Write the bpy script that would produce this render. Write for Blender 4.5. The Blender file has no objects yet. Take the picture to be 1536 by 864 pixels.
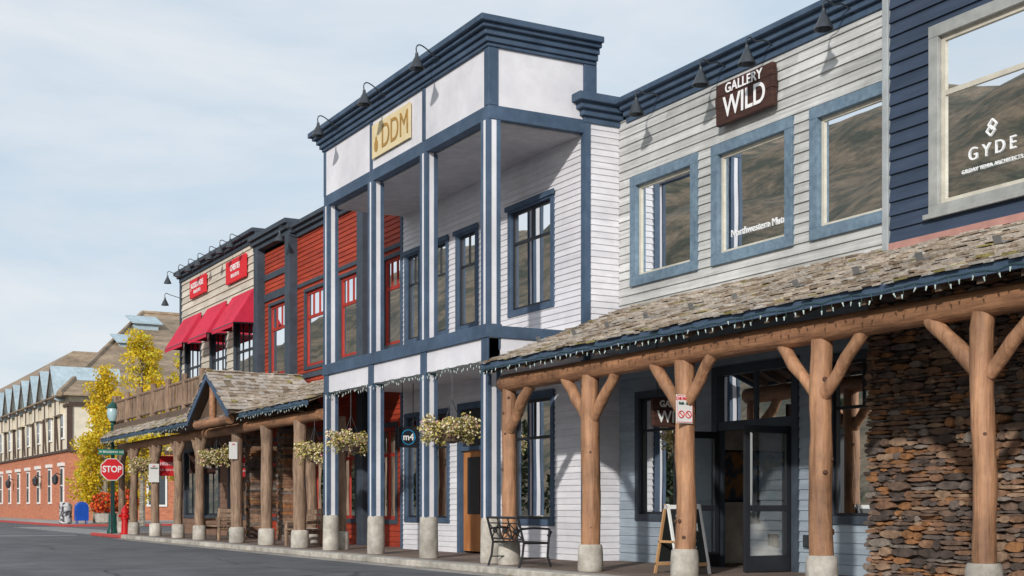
import bpy, math, random
from mathutils import Vector, Matrix, noise
random.seed(7)
R=random.random
def U(a,b): return a+(b-a)*random.random()
scene=bpy.context.scene

# ---------------------------------------------------------------- materials
def mat(name,c,c2=None,sc=(1,1,1),ns=4.0,rough=0.7,bump=0.0,bs=4.0,metal=0.0,board=None,dirt=0.15,lo=0.35,hi=0.65,spec=0.4):
    m=bpy.data.materials.new(name); m.use_nodes=True
    nt=m.node_tree; N=nt.nodes; L=nt.links; b=N['Principled BSDF']
    b.inputs['Roughness'].default_value=rough; b.inputs['Metallic'].default_value=metal
    b.inputs['Specular IOR Level'].default_value=spec
    if c2 is None: c2=tuple(x*0.8 for x in c)
    g=N.new('ShaderNodeNewGeometry'); mp=N.new('ShaderNodeMapping'); mp.inputs['Scale'].default_value=sc
    L.new(g.outputs['Position'],mp.inputs['Vector'])
    n=N.new('ShaderNodeTexNoise'); n.inputs['Scale'].default_value=ns; n.inputs['Detail'].default_value=6; n.inputs['Roughness'].default_value=0.62
    L.new(mp.outputs[0],n.inputs['Vector'])
    r=N.new('ShaderNodeValToRGB'); r.color_ramp.elements[0].position=lo; r.color_ramp.elements[1].position=hi
    r.color_ramp.elements[0].color=(*c,1); r.color_ramp.elements[1].color=(*c2,1)
    L.new(n.outputs['Fac'],r.inputs['Fac'])
    out=r.outputs['Color']
    def mul(col,val):
        x=N.new('ShaderNodeMix'); x.data_type='RGBA'; x.blend_type='MULTIPLY'; x.inputs[0].default_value=1
        L.new(col,x.inputs[6]); L.new(val,x.inputs[7]); return x.outputs[2]
    if dirt>0:
        n2=N.new('ShaderNodeTexNoise'); n2.inputs['Scale'].default_value=0.7; n2.inputs['Detail'].default_value=6; n2.inputs['Roughness'].default_value=0.7
        L.new(g.outputs['Position'],n2.inputs['Vector'])
        mr=N.new('ShaderNodeMapRange'); mr.inputs[1].default_value=0.3; mr.inputs[2].default_value=0.7
        mr.inputs[3].default_value=1-dirt*1.4; mr.inputs[4].default_value=1+dirt*0.3
        L.new(n2.outputs['Fac'],mr.inputs[0]); out=mul(out,mr.outputs[0])
    if board:
        ax,pitch,off,amt=board
        s=N.new('ShaderNodeSeparateXYZ'); L.new(g.outputs['Position'],s.inputs[0])
        a=N.new('ShaderNodeMath'); a.operation='SUBTRACT'; a.inputs[1].default_value=off; L.new(s.outputs[ax],a.inputs[0])
        d=N.new('ShaderNodeMath'); d.operation='DIVIDE'; d.inputs[1].default_value=pitch; L.new(a.outputs[0],d.inputs[0])
        f=N.new('ShaderNodeMath'); f.operation='FLOOR'; L.new(d.outputs[0],f.inputs[0])
        oth='Y' if ax=='Z' else ('X' if ax=='Y' else 'Y')
        wf=N.new('ShaderNodeTexWhiteNoise'); wf.noise_dimensions='1D'; L.new(f.outputs[0],wf.inputs['W'])
        q=N.new('ShaderNodeMath'); q.operation='MULTIPLY_ADD'; q.inputs[1].default_value=0.27; L.new(s.outputs[oth],q.inputs[0])
        L.new(wf.outputs['Value'],q.inputs[2])
        qf=N.new('ShaderNodeMath'); qf.operation='FLOOR'; L.new(q.outputs[0],qf.inputs[0])
        k=N.new('ShaderNodeMath'); k.operation='MULTIPLY_ADD'; k.inputs[1].default_value=17.3; L.new(qf.outputs[0],k.inputs[0]); L.new(f.outputs[0],k.inputs[2])
        w=N.new('ShaderNodeTexWhiteNoise'); w.noise_dimensions='1D'; L.new(k.outputs[0],w.inputs['W'])
        mr=N.new('ShaderNodeMapRange'); mr.inputs[3].default_value=1-amt; mr.inputs[4].default_value=1.0
        L.new(w.outputs['Value'],mr.inputs[0]); out=mul(out,mr.outputs[0])
    L.new(out,b.inputs['Base Color'])
    if bump>0:
        n3=N.new('ShaderNodeTexNoise'); n3.inputs['Scale'].default_value=bs; n3.inputs['Detail'].default_value=5
        L.new(mp.outputs[0],n3.inputs['Vector'])
        bp=N.new('ShaderNodeBump'); bp.inputs['Strength'].default_value=1.0; bp.inputs['Distance'].default_value=bump
        L.new(n3.outputs['Fac'],bp.inputs['Height']); L.new(bp.outputs[0],b.inputs['Normal'])
    return m

def glassmat(name,refl=0.5,tint=(0.86,0.9,0.9)):
    m=bpy.data.materials.new(name); m.use_nodes=True
    nt=m.node_tree; N=nt.nodes; L=nt.links; N.remove(N['Principled BSDF'])
    o=N['Material Output']; t=N.new('ShaderNodeBsdfTransparent'); t.inputs[0].default_value=(*tint,1)
    g=N.new('ShaderNodeBsdfGlossy'); g.inputs['Roughness'].default_value=0.008; g.inputs[0].default_value=(0.92,0.95,0.97,1)
    lw=N.new('ShaderNodeLayerWeight'); lw.inputs['Blend'].default_value=0.35
    mr=N.new('ShaderNodeMapRange'); mr.inputs[3].default_value=refl; mr.inputs[4].default_value=1.0; L.new(lw.outputs['Fresnel'],mr.inputs[0])
    x=N.new('ShaderNodeMixShader'); L.new(mr.outputs[0],x.inputs[0]); L.new(t.outputs[0],x.inputs[1]); L.new(g.outputs[0],x.inputs[2])
    ge=N.new('ShaderNodeNewGeometry'); n=N.new('ShaderNodeTexNoise'); n.inputs['Scale'].default_value=1.1; n.inputs['Detail'].default_value=0
    L.new(ge.outputs['Position'],n.inputs['Vector']); bp=N.new('ShaderNodeBump'); bp.inputs['Distance'].default_value=0.0014
    L.new(n.outputs['Fac'],bp.inputs['Height']); L.new(bp.outputs[0],g.inputs['Normal']); L.new(x.outputs[0],o.inputs[0])
    return m

GLASS=glassmat('window_glass',0.28)
NAVY=mat('navy_trim_paint',(0.052,0.090,0.150),(0.080,0.125,0.195),ns=3,bump=0.002,bs=20,dirt=0.25)
DARKTRIM=mat('dark_blue_grey_trim',(0.045,0.058,0.078),(0.06,0.08,0.105),dirt=0.2)
WINBLUE=mat('slate_blue_frame_paint',(0.12,0.19,0.26),(0.19,0.27,0.345),sc=(3,3,3),ns=3,bump=0.002,bs=15,dirt=0.25)
WHITEP=mat('white_panel_paint',(0.79,0.78,0.81),(0.71,0.70,0.74),ns=1.2,dirt=0.14,bump=0.002,bs=10)
WHITES=mat('white_lap_siding',(0.81,0.80,0.83),(0.71,0.70,0.745),sc=(1,.4,4),ns=2,dirt=0.14,board=('Z',0.125,0,0.10),bump=0.002,bs=10)
GREYS=mat('weathered_grey_siding',(0.72,0.725,0.71),(0.40,0.405,0.39),sc=(1,.30,9),ns=2.2,dirt=0.25,board=('Z',0.165,4.4,0.22),bump=0.006,bs=6,lo=.35,hi=.8,rough=.85)
LOWS=mat('blue_grey_siding',(0.38,0.45,0.51),(0.29,0.35,0.41),sc=(1,.4,5),ns=2,board=('Z',0.17,0,0.15),bump=0.003,bs=8)
BLUES=mat('navy_lap_siding',(0.034,0.055,0.095),(0.052,0.078,0.13),sc=(1,.4,6),ns=2,board=('Z',0.2,4.9,0.25),bump=0.004,bs=8)
REDS=mat('red_lap_siding',(0.50,0.065,0.025),(0.34,0.038,0.018),sc=(1,.4,5),ns=2,board=('Z',0.14,0,0.3),bump=0.003,bs=8)
REDP=mat('red_sash_paint',(0.42,0.035,0.022))
CREAMS=mat('cream_lap_siding',(0.80,0.73,0.62),(0.62,0.55,0.45),sc=(1,.4,5),ns=2,board=('Z',0.26,4.2,0.22),bump=0.004,bs=8)
SILL=mat('taupe_window_trim',(0.40,0.41,0.39),(0.30,0.31,0.30),sc=(1,1,1),bump=0.002,bs=15)
SASHW=mat('pale_window_sash',(0.66,0.62,0.52))
BLACK=mat('black_sash',(0.022,0.024,0.03),rough=.4)
METAL=mat('dark_metal',(0.06,0.07,0.08),(0.09,0.10,0.11),rough=.35,metal=.6)
LOG=mat('varnished_log',(0.56,0.30,0.16),(0.25,0.12,0.065),sc=(5,5,.6),ns=2.2,rough=.6,bump=0.02,bs=4,dirt=.45,lo=.3,hi=.75)
LOGH=mat('varnished_log_beam',(0.52,0.26,0.13),(0.22,0.105,0.06),sc=(5,.6,5),ns=2.2,rough=.6,bump=0.02,bs=4,dirt=.45,lo=.3,hi=.75)
LOGG=mat('weathered_log',(0.40,0.27,0.18),(0.18,0.115,0.08),sc=(5,5,.7),ns=2.5,rough=.75,bump=0.015,bs=4,dirt=.35)
WOODD=mat('dark_porch_wood',(0.17,0.115,0.08),(0.10,0.07,0.05),sc=(1,5,1),ns=3)
CONC=mat('concrete',(0.62,0.58,0.51),(0.42,0.385,0.33),ns=5,bump=0.012,bs=9,dirt=.4,rough=.9)
SIDEW=mat('sidewalk_concrete',(0.48,0.45,0.42),(0.36,0.34,0.32),ns=3,bump=0.003,bs=30,dirt=.3,rough=.9,board=('Y',1.8,0,.15))
BOARDW=mat('boardwalk_planks',(0.34,0.25,0.20),(0.21,0.155,0.125),sc=(.6,6,1),ns=3,board=('Y',0.16,0,.4),bump=0.004,bs=6,dirt=.3,rough=.85)
GROUND=mat('dry_ground',(0.16,0.13,0.09),(0.11,0.1,0.06),ns=.2)
KERBR=mat('red_kerb_paint',(0.55,0.04,0.035),(0.42,0.10,0.09),ns=9)
PAINTW=mat('road_paint',(0.62,0.62,0.60),(0.4,0.4,0.39),ns=8)
AWN=mat('crimson_awning',(0.66,0.025,0.07),(0.56,0.02,0.055),rough=.8)
SIGNR=mat('red_sign',(0.70,0.02,0.03),(0.65,0.02,0.03),dirt=.05)
SIGNW=mat('white_sign',(0.8,0.8,0.78),(0.75,0.75,0.73),dirt=.05)
GOLD=mat('gold_lettering',(0.42,0.24,0.06),dirt=0); BEIGE=mat('beige_sign_board',(0.76,0.64,0.40),(0.68,0.55,0.31),dirt=.05)
BROWNSIGN=mat('dark_stained_sign_wood',(0.085,0.033,0.024),(0.035,0.015,0.011),sc=(1,1,9),ns=3,bump=0.004,bs=6)
WTXT=mat('white_lettering',(0.85,0.85,0.85),(0.82,0.82,0.82),dirt=0)
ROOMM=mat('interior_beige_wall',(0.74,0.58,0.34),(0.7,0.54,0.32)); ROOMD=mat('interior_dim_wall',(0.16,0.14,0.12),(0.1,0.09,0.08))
ROOMG=mat('interior_gallery_wall',(0.74,0.70,0.64)); CURT=mat('curtain_cloth',(0.78,0.80,0.80),(0.64,0.66,0.67),sc=(8,8,.2),ns=4)
GREEN=mat('dark_green_metal',(0.01,0.09,0.07),rough=.35); GLOBE=mat('lamp_globe',(0.45,0.62,0.66),rough=.2)
SHAKE=[mat('cedar_shake_%d'%i,c,tuple(x*.55 for x in c),sc=(2,6,2),ns=4,bump=0.006,bs=5,dirt=.3,rough=.9) for i,c in enumerate([(0.60,0.51,0.42),(0.68,0.60,0.51),(0.48,0.39,0.30),(0.33,0.25,0.18),(0.62,0.57,0.51),(0.40,0.34,0.13)])]
STONE=[mat('ledge_stone_%d'%i,c,tuple(x*.45 for x in c),ns=7,bump=0.02,bs=9,dirt=.2,rough=.9) for i,c in enumerate([(0.34,0.19,0.115),(0.25,0.165,0.12),(0.44,0.29,0.19),(0.19,0.15,0.13),(0.42,0.20,0.085),(0.31,0.26,0.22),(0.12,0.09,0.075)])]
MORTAR=mat('dark_mortar',(0.04,0.032,0.027))
IVORY=mat('light_string',(0.50,0.60,0.57),dirt=0); WIRE=mat('green_wire',(0.03,0.09,0.07),dirt=0)
def asphalt():
    m=mat('asphalt',(0.105,0.108,0.118),(0.145,0.148,0.158),sc=(.5,.10,1),ns=1.5,bump=0.008,bs=120,dirt=.3,rough=.9)
    N=m.node_tree.nodes;L=m.node_tree.links;b=N['Principled BSDF']; src=b.inputs['Base Color'].links[0].from_socket
    g=N.new('ShaderNodeNewGeometry'); n=N.new('ShaderNodeTexNoise'); n.inputs['Scale'].default_value=.8; n.inputs['Detail'].default_value=4; L.new(g.outputs['Position'],n.inputs['Vector'])
    ad=N.new('ShaderNodeMix'); ad.data_type='VECTOR'; ad.inputs[0].default_value=.25; L.new(g.outputs['Position'],ad.inputs[4]); L.new(n.outputs['Color'],ad.inputs[5])
    v=N.new('ShaderNodeTexVoronoi'); v.feature='DISTANCE_TO_EDGE'; v.inputs['Scale'].default_value=.30; L.new(ad.outputs[1],v.inputs['Vector'])
    r=N.new('ShaderNodeMapRange'); r.inputs[1].default_value=.002; r.inputs[2].default_value=.012; r.inputs[3].default_value=.45; r.inputs[4].default_value=1; L.new(v.outputs['Distance'],r.inputs[0])
    w=N.new('ShaderNodeTexNoise'); w.inputs['Scale'].default_value=300; L.new(g.outputs['Position'],w.inputs['Vector']); r2=N.new('ShaderNodeMapRange'); r2.inputs[3].default_value=.6; r2.inputs[4].default_value=1.4; L.new(w.outputs['Fac'],r2.inputs[0])
    p=N.new('ShaderNodeMath'); p.operation='MULTIPLY'; L.new(r.outputs[0],p.inputs[0]); L.new(r2.outputs[0],p.inputs[1])
    x=N.new('ShaderNodeMix'); x.data_type='RGBA'; x.blend_type='MULTIPLY'; x.inputs[0].default_value=1; L.new(src,x.inputs[6]); L.new(p.outputs[0],x.inputs[7]); L.new(x.outputs[2],b.inputs['Base Color']); return m
ASPH=asphalt()

# ---------------------------------------------------------------- mesh builder
class MB:
    def __init__(s): s.v=[];s.f=[];s.m=[]
    def face(s,pts,m=0):
        b=len(s.v); s.v+= [tuple(p) for p in pts]; s.f.append(tuple(range(b,b+len(pts)))); s.m.append(m)
    def box(s,x0,x1,y0,y1,z0,z1,m=0,j=0):
        b=len(s.v)
        for x in (x0,x1):
            for y in (y0,y1):
                for z in (z0,z1): s.v.append((x+U(-j,j),y+U(-j,j),z+U(-j,j)) if j else (x,y,z))
        for q in ((0,1,3,2),(4,6,7,5),(0,4,5,1),(2,3,7,6),(0,2,6,4),(1,5,7,3)): s.f.append(tuple(b+i for i in q)); s.m.append(m)
    def stone(s,x0,x1,y0,y1,z0,z1,m):
        b=len(s.v); cy,cz=(y0+y1)/2,(z0+z1)/2; n=8; hy,hz=(y1-y0)/2,(z1-z0)/2
        ring=[]
        for k in range(n):
            t=2*math.pi*(k+.5)/n; cx_,cz_=math.cos(t),math.sin(t); q=max(abs(cx_),abs(cz_)); ring.append((cx_/q*U(.88,1.0),cz_/q*U(.80,1.0)))
        for sc_,x in ((1,x1),(1,x0+.02),(.9,x0)):
            for a,c in ring: s.v.append((x+U(-.009,.009),cy+a*hy*sc_,cz+c*hz*sc_))
        for r_ in (0,1):
            for k in range(n): s.f.append((b+r_*n+k,b+r_*n+(k+1)%n,b+(r_+1)*n+(k+1)%n,b+(r_+1)*n+k)); s.m.append(m)
        s.f.append(tuple(b+2*n+k for k in range(n))); s.m.append(m)
    def obox(s,o,a,b_,c,m=0):
        o,a,b_,c=Vector(o),Vector(a),Vector(b_),Vector(c); b=len(s.v)
        for i in (0,1):
            for j in (0,1):
                for k in (0,1): s.v.append(tuple(o+a*i+b_*j+c*k))
        for q in ((0,1,3,2),(4,6,7,5),(0,4,5,1),(2,3,7,6),(0,2,6,4),(1,5,7,3)): s.f.append(tuple(b+i for i in q)); s.m.append(m)
    def tube(s,pts,rad,n=10,m=0,wob=0):
        pts=[Vector(p) for p in pts]
        if not isinstance(rad,(list,tuple)): rad=[rad]*len(pts)
        b=len(s.v); up=Vector((0.013,0.02,1))
        for i,p in enumerate(pts):
            d=(pts[min(i+1,len(pts)-1)]-pts[max(i-1,0)]).normalized()
            ref=up if abs(d.z)<.9 else Vector((1,0,0))
            a=d.cross(ref).normalized(); c=d.cross(a).normalized()
            for k in range(n):
                t=2*math.pi*k/n; r=rad[i]*(1+U(-wob,wob)); s.v.append(tuple(p+a*math.cos(t)*r+c*math.sin(t)*r))
        for i in range(len(pts)-1):
            for k in range(n):
                s.f.append((b+i*n+k,b+i*n+(k+1)%n,b+(i+1)*n+(k+1)%n,b+(i+1)*n+k)); s.m.append(m)
        s.f.append(tuple(b+k for k in range(n))); s.m.append(m)
        e=b+(len(pts)-1)*n; s.f.append(tuple(e+k for k in range(n-1,-1,-1))); s.m.append(m)
    def log(s,a,b,r,m=0,seg=9,n=12,taper=0.0):
        a,b=Vector(a),Vector(b); P=[];Rr=[]
        ox,oy=U(0,50),U(0,50)
        for i in range(seg+1):
            t=i/seg; p=a.lerp(b,t)
            w=noise.noise((ox+t*3,oy,0))*.035; w2=noise.noise((ox,oy+t*3,5))*.035
            P.append(p+Vector((w,w2,0)) if 0<i<seg else p); Rr.append(r*(1+.13*noise.noise((ox+t*5,3,oy)))*(1-taper*t))
        s.tube(P,Rr,n,m,wob=.02)
    def lathe(s,x,y,prof,n=16,m=0):
        b=len(s.v)
        for r,z in prof:
            for k in range(n): t=2*math.pi*k/n; s.v.append((x+r*math.cos(t),y+r*math.sin(t),z))
        for i in range(len(prof)-1):
            for k in range(n): s.f.append((b+i*n+k,b+i*n+(k+1)%n,b+(i+1)*n+(k+1)%n,b+(i+1)*n+k)); s.m.append(m)
        s.f.append(tuple(b+k for k in range(n-1,-1,-1))); s.m.append(m)
        e=b+(len(prof)-1)*n; s.f.append(tuple(e+k for k in range(n))); s.m.append(m)
    def obj(s,name,mats,parent=None,smooth=False,bevel=0):
        me=bpy.data.meshes.new(name); me.from_pydata(s.v,[],s.f)
        if not isinstance(mats,(list,tuple)): mats=[mats]
        for q in mats: me.materials.append(q)
        me.polygons.foreach_set('material_index',s.m)
        if smooth: me.polygons.foreach_set('use_smooth',[True]*len(s.f))
        me.update(); o=bpy.data.objects.new(name,me); scene.collection.objects.link(o)
        if smooth: 
            try: me.set_sharp_from_angle(angle=math.radians(40))
            except Exception: pass
        if bevel: bm=o.modifiers.new('bevel','BEVEL'); bm.width=bevel; bm.segments=2; bm.limit_method='ANGLE'
        if parent: adopt(o,parent)
        return o
def E(name,loc=(0,0,0)):
    e=bpy.data.objects.new(name,None); e.location=loc; e.empty_display_size=.3; scene.collection.objects.link(e); return e
def adopt(o,p):
    o.parent=p; o.matrix_parent_inverse=Matrix.Translation(-Vector(p.location))
def text(body,name,face,loc,size,m,parent,bold=0.0,xs=1.0,align='CENTER',sp=1.0):
    c=bpy.data.curves.new(name,'FONT'); c.body=body; c.size=size; c.align_x=align; c.align_y='CENTER'; c.offset=bold; c.extrude=0.004; c.space_character=sp
    c.materials.append(m); o=bpy.data.objects.new(name,c); scene.collection.objects.link(o)
    if face=='x': M=Matrix(((0,0,-1),(-1,0,0),(0,1,0)))
    else: M=Matrix(((1,0,0),(0,0,-1),(0,1,0)))
    o.rotation_euler=M.to_euler(); o.location=loc; o.scale=(xs,1,1)
    if parent: adopt(o,parent)
    return o

def lap(mb,face,base,u0,u1,z0,z1,pitch,d,holes=(),m=0):
    P=(lambda u,n,z:(base-n,u,z)) if face=='x' else (lambda u,n,z:(u,base-n,z))
    z=z0
    while z<z1-1e-5:
        zt=min(z+pitch,z1); cuts={z,zt}
        for h in holes:
            for q in (h[2],h[3]):
                if z<q<zt: cuts.add(q)
        cuts=sorted(cuts)
        for a,b in zip(cuts,cuts[1:]):
            mid=(a+b)/2; segs=[(u0,u1)]
            for h in holes:
                if h[2]<mid<h[3]:
                    ns=[]
                    for s,e in segs:
                        if h[1]<=s or h[0]>=e: ns.append((s,e))
                        else:
                            if h[0]>s: ns.append((s,h[0]))
                            if h[1]<e: ns.append((h[1],e))
                    segs=ns
            na=d*(1-(a-z)/pitch); nb=d*(1-(b-z)/pitch)
            for s,e in segs:
                mb.face([P(s,na,a),P(e,na,a),P(e,nb,b),P(s,nb,b)],m)
                if a==z: mb.face([P(s,-.004,a),P(e,-.004,a),P(e,na,a),P(s,na,a)],m)
        z=zt

class Wall:
    """window/door kit for a wall facing the street (-X) at plane x"""
    def __init__(s,x): s.x=x; s.holes=[]; s.trim=MB(); s.sash=MB(); s.glass=MB(); s.room=MB(); s.cur=MB()
    def win(s,y0,y1,z0,z1,tw=.12,hb=(),vb=(),sw=.05,depth=2.2,room=0,proud=.05,curtain=None,sill=False,vtop=None,head=False):
        x=s.x; s.holes.append((y0+.03,y1-.03,z0+.03,z1-.03))
        t=s.trim; a,b=x-proud,x+.10
        t.box(a,b,y0,y1,z1-tw,z1); t.box(a,b,y0,y1,z0,z0+tw); t.box(a+.003,b,y0,y0+tw,z0+tw,z1-tw); t.box(a+.003,b,y1-tw,y1,z0+tw,z1-tw)
        if sill: t.box(a-.05,a-.002,y0-.06,y1+.06,z0-.02,z0+.05)
        if head: t.box(a-.04,a-.002,y0-.06,y1+.06,z1-.09,z1+.02)
        iy0,iy1,iz0,iz1=y0+tw,y1-tw,z0+tw,z1-tw; q=s.sash; c,d=x+.03,x+.085
        q.box(c,d,iy0,iy1,iz1-sw,iz1); q.box(c,d,iy0,iy1,iz0,iz0+sw); q.box(c,d,iy0,iy0+sw,iz0+sw,iz1-sw); q.box(c,d,iy1-sw,iy1,iz0+sw,iz1-sw)
        for h in hb:
            zz=iz0+(iz1-iz0)*h; q.box(c+.004,d,iy0+sw,iy1-sw,zz-sw*.5,zz+sw*.5)
        for v in vb:
            yy=iy0+(iy1-iy0)*v; lo=iz0+sw if vtop is None else iz0+(iz1-iz0)*vtop+sw*.5
            q.box(c+.007,d-.003,yy-sw*.35,yy+sw*.35,lo,iz1-sw)
        g=x+.06; s.glass.face([(g,iy0,iz0),(g,iy1,iz0),(g,iy1,iz1),(g,iy0,iz1)])
        e=.06; r=s.room; X0,X1=x+.101,x+depth; Y0,Y1,Z0,Z1=y0-e,y1+e,z0-e,z1+e
        r.face([(X1,Y0,Z0),(X1,Y1,Z0),(X1,Y1,Z1),(X1,Y0,Z1)],room); r.face([(X0,Y0,Z0),(X1,Y0,Z0),(X1,Y0,Z1),(X0,Y0,Z1)],room)
        r.face([(X0,Y1,Z0),(X1,Y1,Z0),(X1,Y1,Z1),(X0,Y1,Z1)],room); r.face([(X0,Y0,Z0),(X1,Y0,Z0),(X1,Y1,Z0),(X0,Y1,Z0)],room); r.face([(X0,Y0,Z1),(X1,Y0,Z1),(X1,Y1,Z1),(X0,Y1,Z1)],room)
        if curtain:
            c0,c1,cz0=curtain; n=40; ya=iy0+(iy1-iy0)*c0; yb=iy0+(iy1-iy0)*c1; za=iz0+(iz1-iz0)*cz0
            for i in range(n):
                f0,f1=i/n,(i+1)/n; xa=x+.18+.03*math.sin(f0*n*.9); xb=x+.18+.03*math.sin(f1*n*.9)
                p=ya+(yb-ya)*f0; w=ya+(yb-ya)*f1
                s.cur.face([(xa,p,za),(xb,w,za),(xb,w,iz1),(xa,p,iz1)])
    def done(s,parent,trimm,sashm,rooms=(None,)):
        s.trim.obj('window_trim',trimm,parent,bevel=.006); s.sash.obj('window_sashes',sashm,parent); s.glass.obj('window_panes',GLASS,parent)
        s.room.obj('rooms_behind_windows',list(rooms),parent)
        if s.cur.f: s.cur.obj('curtains',CURT,parent,smooth=True)
def shell(parent,x0,x1,y0,y1,z0,z1,m,name='rear_walls_and_roof',sides=True):
    b=MB(); b.face([(x1,y0,z0),(x1,y1,z0),(x1,y1,z1),(x1,y0,z1)]); b.face([(x0,y0,z1),(x1,y0,z1),(x1,y1,z1),(x0,y1,z1)])
    if sides: b.face([(x0,y0,z0),(x1,y0,z0),(x1,y0,z1),(x0,y0,z1)]); b.face([(x0,y1,z0),(x1,y1,z0),(x1,y1,z1),(x0,y1,z1)])
    b.obj(name,m,parent)
def cornice(mb,x,x1,y0,y1,steps,ends=(1,1)):
    for z0,z1,o in steps: mb.box(x-o,x1,y0-o*ends[0],y1+o*ends[1],z0,z1)
def shakes(mb,O,Uv,S,Nv,lu,ls,expo=.17,w=(.09,.22)):
    O,Uv,S,Nv=Vector(O),Vector(Uv).normalized(),Vector(S).normalized(),Vector(Nv).normalized()
    s=-.06; row=0
    while s<ls:
        u=U(-.1,0)
        while u<lu:
            ww=U(*w); ww=min(ww,lu-u+.02); th=U(.014,.034); s0=s+U(-.04,.02); l=expo*1.5
            tilt=Nv*U(.018,.055)
            o=O+Uv*u+S*s0+tilt
            mb.obox(o,Uv*(ww-.008),S*l-tilt*.9,Nv*th,random.choices(range(6),[4,4,4,2.5,4,(2.4 if row<3 else .35)])[0])
            u+=ww
        s+=expo; row+=1
def icicle_lights(name,pts,parent,step=.16,drop=(.03,.12)):
    b=MB(); a,c=Vector(pts[0]),Vector(pts[1]); L=(c-a).length; n=int(L/step); prev=None
    for i in range(n+1):
        p=a.lerp(c,i/n)+Vector((0,0,U(-.03,.01)))
        if prev is not None: b.tube([prev,p],.005,4,0)
        prev=p; h=U(*drop)
        b.tube([p,p-Vector((U(-.01,.01),U(-.02,.02),h))],.004,4,0)
        q=p-Vector((U(-.02,.02),U(-.02,.02),h)); b.tube([q,q-Vector((U(-.02,.02),U(-.02,.02),.05))],[.013,.005],5,1)
    b.obj(name,[WIRE,IVORY],parent)
def gooseneck(xh,y,zh,xb,zb,s=1.0):
    b=MB(); e=E('gooseneck_lamp',(xh,y,zh))
    P=[]
    c=[(xb,zb),(xb-.2,zb+.06),(xh+.2,zh+.40*s),(xh+.06,zh+.46*s),(xh-.01,zh+.38*s),(xh,zh+.18)]
    for i in range(len(c)-1):
        p0=c[max(i-1,0)];p1=c[i];p2=c[i+1];p3=c[min(i+2,len(c)-1)]
        for k in range(5):
            t=k/5; f=lambda a,b_,d,g:.5*((2*b_)+(-a+d)*t+(2*a-5*b_+4*d-g)*t*t+(-a+3*b_-3*d+g)*t**3)
            P.append((f(p0[0],p1[0],p2[0],p3[0]),y,f(p0[1],p1[1],p2[1],p3[1])))
    P.append((xh,y,zh+.15)); b.tube(P,.014,8); b.tube([(xb+.02,y,zb),(xb-.02,y,zb)],.05,10)
    b.obj('arm',METAL,e,smooth=True)
    h=MB(); h.lathe(xh,y,[(.03,zh+.2),(.04,zh+.12),(.075,zh+.06),(.15,zh-.1),(.155,zh-.115),(.14,zh-.11),(.06,zh+.04)],18); h.obj('shade',METAL,e,smooth=True)

# ================================================================ GROUND
g=MB(); g.face([(-2500,-2500,-.15),(2500,-2500,-.15),(2500,2500,-.15),(-2500,2500,-.15)]); g.obj('ground',GROUND)
g=MB(); g.face([(-14,-120,-.13),(60,-120,-.13),(60,200,-.13),(-14,200,-.13)]); g.obj('road',ASPH)
s=MB()
s.box(11.36,11.62,-5,55.7,-.13,0.0); s.obj('sidewalk',SIDEW,bevel=.01)
s=MB(); s.box(11.2,11.357,-5,50.5,-.13,-.004,0); s.box(11.2,11.357,50.52,56,-.13,-.004,1); s.box(11.36,45,55.72,56,-.13,-.004,1); s.obj('kerb',[CONC,KERBR],bevel=.02)
s=MB(); s.face([(10.75,-5,-.126),(11.2,-5,-.126),(11.2,50,-.126),(10.75,50,-.126)]); s.obj('gutter_strip',SIDEW)
s=MB(); s.box(11.63,15.2,-5,54.2,-.13,.003); s.obj('boardwalk',BOARDW)
s=MB(); s.box(11.63,45,54.22,55.7,-.13,0.001); s.obj('sidewalk.001',SIDEW)
s=MB(); s.box(14.7,90,80.2,150,-.13,0.0,0); s.obj('sidewalk.002',SIDEW)
s=MB(); s.box(14.5,14.697,80,150,-.13,-.004,1); s.box(14.7,60,80,80.197,-.13,-.004,1); s.obj('kerb.001',[CONC,KERBR])
s=MB()
for i in range(15):
    y=57.5+i*1.5; s.face([(11.6,y,-.126),(14.2,y,-.126),(14.2,y+.6,-.126),(11.6,y+.6,-.126)])
s.face([(2,56.6,-.126),(10.8,56.6,-.126),(10.8,57.0,-.126),(2,57.0,-.126)])
s.obj('crosswalk_marking',PAINTW)
LITTER=mat('fallen_leaves',(0.45,0.30,0.06),(0.25,0.15,0.05)); s=MB()
for _ in range(350):
    y=U(14,54); x=11.15-abs(random.gauss(0,.12)) if R()<.75 else U(11.4,13.6); z=-.121 if x<11.2 else .006; r_=U(.015,.035); a=U(0,6.28)
    s.face([(x+r_*math.cos(a+k*1.57),y+r_*math.sin(a+k*1.57)*.7,z+U(0,.012)) for k in range(4)])
s.obj('fallen_leaves',LITTER)

# ================================================================ WHITE FALSE FRONT BUILDING
D=E('white_false_front_building',(13.9,26.7,0))
XF=11.88; XW=13.9; YR=22.3; YL=31.1
w=Wall(XW)
w.win(23.46,25.41,5.15,7.52,tw=.13,hb=(.68,),vb=(.5,),vtop=.68,head=True,sw=.06,curtain=(0,1,.72))
for a,b in ((26.83,27.95),(28.35,29.45),(29.9,30.85)): w.win(a,b,5.12,7.45,tw=.12,hb=(.66,),vb=(.5,),vtop=.66,head=True,sw=.05)
w.win(23.46,25.3,.68,3.45,tw=.13,hb=(.68,),vb=(.5,),vtop=.68,sw=.06,head=True,curtain=(.05,.95,.05))
w.win(28.3,29.6,.68,3.4,tw=.12,hb=(.68,),sw=.05); w.win(30.0,30.85,.68,3.4,tw=.12,sw=.05)
w.holes.append((26.6,27.7,0,3.3))
sd=MB(); lap(sd,'x',XW,YR,YL,0,8.75,.125,.02,w.holes); lap(sd,'y',YR,XW,14.72,0,8.75,.125,.02); sd.obj('lap_siding',WHITES,D)
w.done(D,NAVY,BLACK,[ROOMD])
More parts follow.
